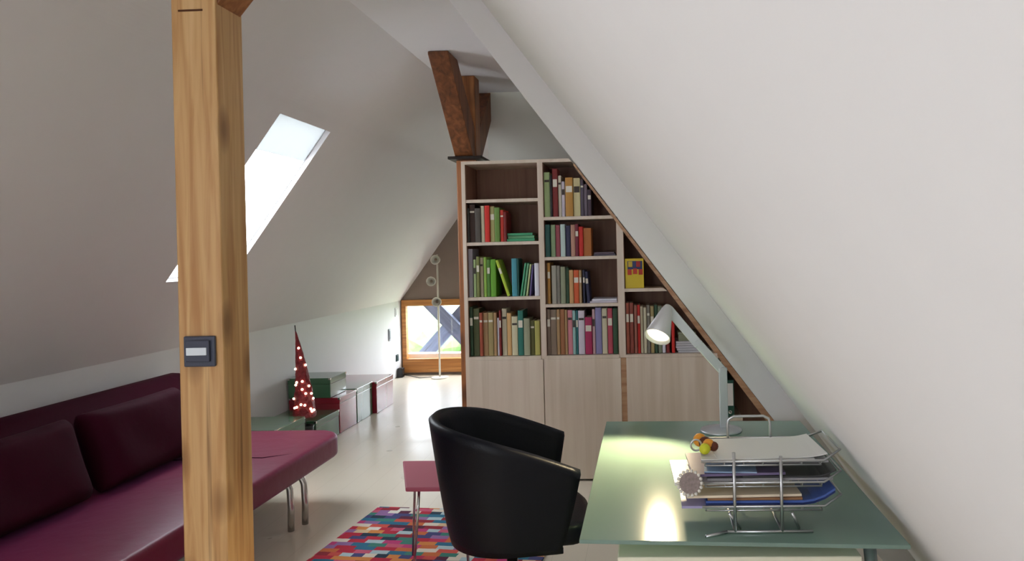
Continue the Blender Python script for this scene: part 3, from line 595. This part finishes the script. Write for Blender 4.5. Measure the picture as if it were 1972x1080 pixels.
# ------------------------------------------------------------------ black tub chair
T = thing('tub_chair', 'black leather swivel tub chair turned towards the glass desk', 'chair', (-.56, 2.96, 0.0), math.radians(12))
R1, FE = .31, .245
path = []
for k in range(8): path.append((FE-(FE)*k/8, -R1, 0))
nb = 28
for k in range(nb+1):
    a = -PI/2-PI*k/nb; path.append((R1*math.cos(a), R1*math.sin(a), 1))
for k in range(1, 9): path.append((FE*k/8, R1, 0))
def rim(f, s):           # rim height by distance along the chair axis
    t = (FE-f)/(FE+R1); return .64+.17*t**1.0+.02*math.sin(PI*t)
ZB = .33
b = MB(); rows = 14; thk = .035
outer, inner = [], []
for (f, s, _) in path:
    L0 = math.hypot(f, s); zt_ = rim(f, s); co, ci = [], []
    for j in range(rows+1):
        v = j/rows; z = ZB+(zt_-ZB)*v
        k = .76+.24*min(1, v*1.0)**.8; kf = .66+.34*v**.7
        fo, so = (f*k if f < 0 else f*kf), s*k
        nrm = Vector((f, s*1.0, 0)); nrm = (Vector((0, s, 0)) if f > 0 else nrm).normalized()
        co.append(Vector((fo, so, z))); ci.append(Vector((fo, so, max(z, ZB+.03)))-nrm*thk)
    outer.append(co); inner.append(ci)
VO = [[b.bm.verts.new(v) for v in c] for c in outer]; VI = [[b.bm.verts.new(v) for v in c] for c in inner]
RM = []
for co, ci in zip(outer, inner):
    RM.append(b.bm.verts.new((co[-1]+ci[-1])/2+Vector((0, 0, .014))))
for i in range(len(path)-1):
    for j in range(rows):
        b.bm.faces.new((VO[i][j], VO[i+1][j], VO[i+1][j+1], VO[i][j+1])); b.bm.faces.new((VI[i][j], VI[i][j+1], VI[i+1][j+1], VI[i+1][j]))
    b.bm.faces.new((VO[i][-1], VO[i+1][-1], RM[i+1], RM[i])); b.bm.faces.new((VI[i][-1], RM[i], RM[i+1], VI[i+1][-1]))
    b.bm.faces.new((VO[i][0], VI[i][0], VI[i+1][0], VO[i+1][0]))
for i in (0, -1):
    for j in range(rows): b.bm.faces.new((VO[i][j], VO[i][j+1], VI[i][j+1], VI[i][j]))
    b.bm.faces.new((VO[i][-1], RM[i], VI[i][-1]))
o = b.build('shell', LEATHER, T, smooth=True)
# bottom dish + seat cushion
pts = [(p[0]*.72 if p[0] < 0 else p[0]*.75, p[1]*.73) for p in path]
MB().prism(pts, 'z', ZB-.005, ZB+.02).build('seat_base', LEATHER, T, bevel=.004)
def seat_outline(k, fe):
    q = [((R1-.05)*k*math.cos(-PI/2-PI*i/20), (R1-.05)*k*math.sin(-PI/2-PI*i/20)) for i in range(21)]
    q += [(fe*.75, (R1-.05)*k), (fe*.93, (R1-.05)*k*.8), (fe, (R1-.05)*k*.4), (fe, -(R1-.05)*k*.4), (fe*.93, -(R1-.05)*k*.8), (fe*.75, -(R1-.05)*k)]
    return q
o = MB().prism(seat_outline(.92, .315), 'z', .352, .43).build('seat_cushion', LEATHER, T, smooth=True)
md = o.modifiers.new('bevel', 'BEVEL'); md.width = .03; md.segments = 4; md.limit_method = 'ANGLE'
MB().lathe([(.03, .06), (.03, .20), (.022, .2), (.022, .33), (0, .33)], 18).build('column', CHROME, T, smooth=True)
MB().lathe([(0, .05), (.05, .05), (.055, .075), (.03, .11), (0, .11)], 20).build('hub', CHROME, T, smooth=True)
for k in range(4):
    a = rt_(45+90*k+8)
    l = MB().tube([(.03*math.cos(a), .03*math.sin(a), .085), (.2*math.cos(a), .2*math.sin(a), .062), (.36*math.cos(a), .36*math.sin(a), .035)], .014, 10, radii=[.018, .015, .011]).build('leg', CHROME, T, smooth=True)
    MB().lathe([(0, .0108), (.02, .0108), (.02, .02), (.008, .03), (0, .03)], 12, (.35*math.cos(a), .35*math.sin(a), 0)).build('glide', BLACKP, l)
# ------------------------------------------------------------------ glass desk
DG = bpy.data.materials.new('frosted_green_glass'); DG.use_nodes = True; nt = DG.node_tree; nt.nodes.clear(); N = nt.nodes; L = nt.links
o_ = N.new('ShaderNodeOutputMaterial'); df = N.new('ShaderNodeBsdfDiffuse'); df.inputs[0].default_value = (*srgb((200, 232, 218)), 1)
tr = N.new('ShaderNodeBsdfTransparent'); tr.inputs[0].default_value = (.80, .95, .87, 1); tl = N.new('ShaderNodeBsdfTranslucent'); tl.inputs[0].default_value = (*srgb((188, 232, 214)), 1)
gl = N.new('ShaderNodeBsdfGlossy'); gl.inputs['Roughness'].default_value = .14; fr = N.new('ShaderNodeFresnel'); fr.inputs[0].default_value = 1.55
m1 = N.new('ShaderNodeMixShader'); m1.inputs[0].default_value = .45; L.new(df.outputs[0], m1.inputs[1]); L.new(tl.outputs[0], m1.inputs[2])
m2 = N.new('ShaderNodeMixShader'); m2.inputs[0].default_value = .42; L.new(m1.outputs[0], m2.inputs[1]); L.new(tr.outputs[0], m2.inputs[2])
m3 = N.new('ShaderNodeMixShader'); L.new(fr.outputs[0], m3.inputs[0]); L.new(m2.outputs[0], m3.inputs[1]); L.new(gl.outputs[0], m3.inputs[2]); L.new(m3.outputs[0], o_.inputs[0])
T = thing('desk', 'long frosted green glass desk pushed against the right slope', 'desk', (.21, 2.45, 0))
MB().prism([(-.392, -.61), (.392, -.655), (.392, .625), (-.392, .655)], 'z', .730, .740).build('glass_top', DG, T, bevel=.0015)
GM = mat('desk_leg_metal', srgb((150, 158, 160)), .35, .8)
for y, s in ((-.56, 1), (.5, -1)):
    for sx in ((1,) if s == 1 else (-1, 1)):
        MB().tube([(.322, y, .715), (.372, y-.03*s, .0)] if sx > 0 else [(-.312, y, .715), (-.314, y, .0)], .016 if sx > 0 else .012, 10).build('leg', GM, T, smooth=True)
    MB().box(-.36 if s < 0 else .30, .36, y-.02, y+.02, .712, .7295, bev=.003).build('cross_bar', GM, T)
# cream drawer cabinet under the near half of the desk
T = thing('drawer_cabinet', 'cream drawer cabinet standing under the near end of the glass desk', 'cabinet', (.205, 2.2, 0))
MB().box(-.295, .30, -.345, .11, 0.0, .69, bev=.003).build('body', CREAM, T)
for x, y in ((-.22, -.2), (.22, -.2), (-.22, .06), (.22, .06)): MB().tube([(x, y, .6901), (x, y, .7298)], .014, 12).build('spacer', GM, T)
for k in range(3):
    d = MB().box(-.285, .29, -.358, -.3455, .02+.215*k, .225+.215*k, bev=.002).build('drawer', CREAM, T)
    MB().tube([(-.05, -.3575, .15+.215*k), (-.05, -.372, .15+.215*k), (.05, -.372, .15+.215*k), (.05, -.3575, .15+.215*k)], .004, 8).build('handle', CHROME, d, smooth=True)

# ------------------------------------------------------------------ desk lamp
DX, DY, DZ = .270, 2.915, .7402
T = thing('desk_lamp', 'silver desk lamp with flat arms and a lit conical shade', 'lamp', (DX, DY, DZ))
MB().lathe([(0, 0), (.078, 0), (.080, .004), (.078, .009), (.03, .014), (0, .014)], 36).build('base', ALU, T, smooth=True)
def bar(p, q, w_, t, name, par, m_=ALU):
    p, q = Vector(p), Vector(q); d = (q-p); ln = d.length; o = MB().box(-w_/2, w_/2, -t/2, t/2, 0, ln, bev=.002).build(name, m_, par)
    o.rotation_mode = 'QUATERNION'; z = d.normalized(); x = Vector((0, 1, 0)).cross(z).normalized(); y = z.cross(x)
    o.location = p; o.rotation_quaternion = Matrix((x, y, z)).transposed().to_quaternion(); return o
bar((.012, 0, .013), (.012, 0, .245), .032, .014, 'post', T)
bar((.018, .0, .225), (-.085, 0, .345), .034, .012, 'arm', T)
bar((-.078, -.013, .335), (-.192, -.013, .475), .036, .012, 'arm', T)
for p in ((.013, 0, .236), (-.080, -.006, .342), (-.190, -.012, .472)):
    MB().lathe([(0, -.016), (.012, -.016), (.012, .016), (0, .016)], 16, p, Rm('X', 90)).build('joint', ALU, T, smooth=False)
ap = Vector((-.196, -.036, .478)); op = Vector((-.238, -.116, .380)); dv = (op-ap).normalized(); q = (-dv).to_track_quat('Z', 'Y').to_matrix()
hl = (op-ap).length
sh = MB().lathe([(0, .012), (.014, .012), (.018, 0), (.022, -.01), (.050, -hl), (.0485, -hl), (.020, -.014), (0, -.014)], 32, ap, q).build('lamp_shade', mat('shade_white_metal', srgb((205, 204, 206)), .4, .2), T, smooth=True)
bc_ = ap+dv*(hl-.012)
BU = mat('lamp_bulb_glow', (1, .9, .7), .4, emit=(1, .86, .58), es=3)
MB().lathe([(0, -.014), (.028, -.010), (.042, .0), (.03, .006), (0, .008)], 24, bc_, q).build('bulb', BU, sh, smooth=True)
lt = bpy.data.lights.new('desk_lamp_light', 'SPOT'); lt.energy = 50; lt.color = (1, .80, .48); lt.spot_size = math.radians(104); lt.spot_blend = .6; lt.shadow_soft_size = .03
lo = bpy.data.objects.new('desk_lamp_light', lt); C.objects.link(lo); lo.location = Vector((DX, DY, DZ))+bc_+dv*.025; lo.rotation_euler = dv.to_track_quat('-Z', 'Y').to_euler()

# ------------------------------------------------------------------ letter tray rack
TZ = .7403
T = thing('letter_tray', 'silver wire three tier letter tray full of papers on the glass desk', 'tray', (.288, 1.99, TZ))
def wire(pts, name, par, r=.0032, n=8): return MB().tube(pts, r, n).build(name, WIRE, par, smooth=True)
def loop(pts): return pts+[pts[0]]
YN, YF = -.115, .115
for y, xa, xb, zt_ in ((YN, -.085, .030, .20), (YF, -.075, .042, .238)):
    pts = [(xa, y, .004), (xa, y, zt_-.02), (xa+.004, y, zt_-.007), (xa+.018, y, zt_), (xb-.018, y, zt_), (xb-.004, y, zt_-.007), (xb, y, zt_-.02), (xb, y, .004)]
    if y == YN: pts = [(xa, y, .004), (xa, y, zt_)]; wire(pts, 'upright', T, .0042); wire([(xb, y, .004), (xb, y, zt_-.01)], 'upright', T, .0042)
    else: wire(pts, 'upright', T, .0038)
    wire([(xa-.02, y, .004), (xb+.075, y, .004)], 'foot', T, .004)
wire([(-.105, YN, .004), (-.16, YN-.03, .004)], 'foot', T, .004); wire([(-.10, YN+.0, .05), (-.07, YN+.02, .004)], 'foot', T, .0035); wire([(.055, YN, .05), (.075, YN+.02, .004)], 'foot', T, .0035)
wire([(-.085, YN, .004), (-.085, YF, .004)], 'foot', T, .0035); wire([(.03, YN, .004), (.03, YF, .004)], 'foot', T, .0035)
for lv in (.066, .125, .178):
    x0, x1 = -.165, .180
    t = thing_child = bpy.data.objects.new('tray_tier', None)
    b = MB()
    up_ = .022
    rim_ = [(x0, YN, lv), (x1-.045, YN, lv), (x1+.0, YN+.02, lv+up_), (x1, YF-.02, lv+up_), (x1-.045, YF, lv), (x0, YF, lv)]
    b.tube(rim_, .0032, 8)
    bot = [(x0+.01, YN+.008, lv-.012), (x1-.05, YN+.008, lv-.012), (x1-.05, YF-.008, lv-.012), (x0+.01, YF-.008, lv-.012)]
    b.tube(loop(bot), .0025, 6)
    for k in range(7):
        x = x0+.01+(x1-x0-.06)*k/6; b.tube([(x, YN, lv), (x, YN+.008, lv-.012), (x, YF-.008, lv-.012), (x, YF, lv)], .0016, 6)
    b.build('tray_tier', WIRE, T, smooth=True); bpy.data.objects.remove(t)
# papers and magazines in the tiers
PM = {'white': (232, 230, 226), 'cream': (232, 216, 190), 'purple': (112, 98, 134), 'grey': (150, 148, 152), 'blue': (70, 96, 168), 'navy': (24, 44, 104), 'brown': (140, 100, 66), 'lilac': (166, 160, 200), 'dark': (52, 52, 54), 'pale blue': (150, 176, 206), 'green': (140, 170, 120)}
def sheet(name, x0, x1, y0, y1, z, t, c, label, group, rz=0, curl=0, rb=.4, extra=None):
    b = MB(); nx, ny = 12, 6; cx, cy = (x0+x1)/2, (y0+y1)/2; g = {}
    for s in (0, 1):
        for i in range(nx+1):
            for j in range(ny+1):
                u, v = i/nx, j/ny; zz = curl*max(0, (u-.75)/.25)**2 + s*t
                g[s, i, j] = b.bm.verts.new((x0-cx+(x1-x0)*u, y0-cy+(y1-y0)*v, zz))
    for i in range(nx):
        for j in range(ny):
            b.bm.faces.new((g[0, i, j], g[0, i, j+1], g[0, i+1, j+1], g[0, i+1, j])); b.bm.faces.new((g[1, i, j], g[1, i+1, j], g[1, i+1, j+1], g[1, i, j+1]))
    for i in range(nx):
        b.bm.faces.new((g[0, i, 0], g[0, i+1, 0], g[1, i+1, 0], g[1, i, 0])); b.bm.faces.new((g[0, i, ny], g[1, i, ny], g[1, i+1, ny], g[0, i+1, ny]))
    for j in range(ny):
        b.bm.faces.new((g[0, 0, j], g[1, 0, j], g[1, 0, j+1], g[0, 0, j+1])); b.bm.faces.new((g[0, nx, j], g[0, nx, j+1], g[1, nx, j+1], g[1, nx, j]))
    o = b.build(name, mat('print_'+c.replace(' ', '_'), srgb(PM[c]), rb)); o.location = (cx, cy, z); o.rotation_euler = (0, 0, math.radians(rz))
    return tag(o, label, name.replace('_', ' '), group)
ox, oy = .288, 1.99
G1, G2, G3 = 'papers in the top tray tier', 'papers in the middle tray tier', 'papers in the bottom tray tier'
z = TZ+.066-.012+.003
for c, x0, x1, t, dy, rz, cu, nm, lb in (
    ('lilac', -.215, .05, .006, 0, 0, 0, 'magazine', 'lilac magazine lowest in the bottom tier, poking out left'),
    ('navy', -.155, .165, .004, .0, 0, .03, 'folder', 'navy folder in the bottom tier with raised right end'),
    ('blue', -.155, .165, .006, .0, 0, .03, 'folder', 'bright blue folder in the bottom tier, curled up at right'),
    ('brown', -.15, .084, .006, 0, 0, 0, 'magazine', 'brown magazine in the middle of the bottom tier'),
    ('cream', -.205, .08, .006, 0, 2, 0, 'magazine', 'cream magazine topmost in the bottom tier, poking out left')):
    sheet(nm, ox+x0, ox+x1, oy-.10+dy, oy+.10+dy, z, t, c, lb, G3, rz, cu); z += t+.0012
z = TZ+.125-.012+.003
for c, x0, x1, t, dy, rz, cu, nm, lb in (
    ('white', -.235, .05, .008, .0, 2, 0, 'magazine', 'white magazine in the middle tier, poking out farthest left'),
    ('grey', -.15, .16, .006, 0, 0, 0, 'magazine', 'grey magazine in the lower middle tier under a purple one'),
    ('dark', -.06, .170, .004, 0, -1, .016, 'folder', 'dark folder at the right of the middle tier'),
    ('purple', -.19, .04, .006, 0, 3, 0, 'magazine', 'purple magazine in the middle tier'),
    ('pale blue', -.15, -.02, .003, 0, -4, 0, 'leaflet', 'pale blue leaflet topmost in the middle tier')):
    sheet(nm, ox+x0, ox+x1, oy-.10+dy, oy+.10+dy, z, t, c, lb, G2, rz, cu); z += t+.0012
z = TZ+.178-.012+.003
for c, x0, x1, t, rz, cu, nm, lb in (
    ('grey', -.14, .15, .005, 0, 0, 'magazine', 'grey magazine lowest in the top tray tier'),
    ('white', -.16, .12, .003, -2, 0, 'paper_sheet', 'white paper sheets in the top tier under the crumpled one'),
    ('white', -.13, .145, .002, 3, .008, 'paper_sheet', 'white paper sheet topmost in the top tray tier')):
    sheet(nm, ox+x0, ox+x1, oy-.10, oy+.10, z, t, c, lb, G1, rz, cu); z += t+.0012
zt_top = z
# wreath shaped paper plate hanging out of the middle tier at the left
S = thing('photo_card', 'round patterned card with pale lace rim propped against the tray, left side', 'card', (ox-.195, oy-.120, TZ+.128))
MP = mat('mottled_print', srgb((140, 124, 120)), .6, var=.7, scale=140)
q = Rm('X', 78)
MB().lathe([(0, 0), (.026, 0), (.026, .0015), (0, .0015)], 28, (0, -.004, 0), q).build('picture', MP, S)
b = MB()
for k in range(18):
    a = 2*PI*k/18; bmesh.ops.create_icosphere(b.bm, subdivisions=1, radius=.0052, matrix=Matrix.Translation(q @ Vector((.029*math.cos(a), .029*math.sin(a), 0))+Vector((0, -.004, 0))))
b.build('lace_rim', mat('lace', srgb((222, 216, 206)), .7), S, smooth=True)
# small orange, brown and yellow toy bee on the top tier
S = thing('toy_bee', 'small orange and brown striped toy with yellow end on the top tray tier', 'toy', (ox-.150, oy-.03, zt_top+.0))
OR = mat('orange_plush', srgb((236, 158, 46)), .6); BR = mat('brown_plush', srgb((96, 44, 20)), .7); YG = mat('yellow_green_plush', srgb((206, 206, 40)), .6)
for k, (x, y, zz, r, m_, nm) in enumerate(((-.010, .03, .020, .018, OR, 'head'), (.002, .008, .018, .017, BR, 'stripe'), (.010, -.008, .017, .016, OR, 'body'), (.022, -.012, .014, .013, BR, 'stripe'), (-.002, -.032, .013, .0145, YG, 'tail'))):
    b = MB(); bmesh.ops.create_icosphere(b.bm, subdivisions=2, radius=r, matrix=Matrix.Translation((x, y, zz))); b.build(nm, m_, S, smooth=True)
b = MB().tube([( -.022+.014*math.cos(2*PI*k/16), -.006, .016+.014*math.sin(2*PI*k/16)) for k in range(17)], .0025, 8); b.build('ring', WIRE, S, smooth=True)
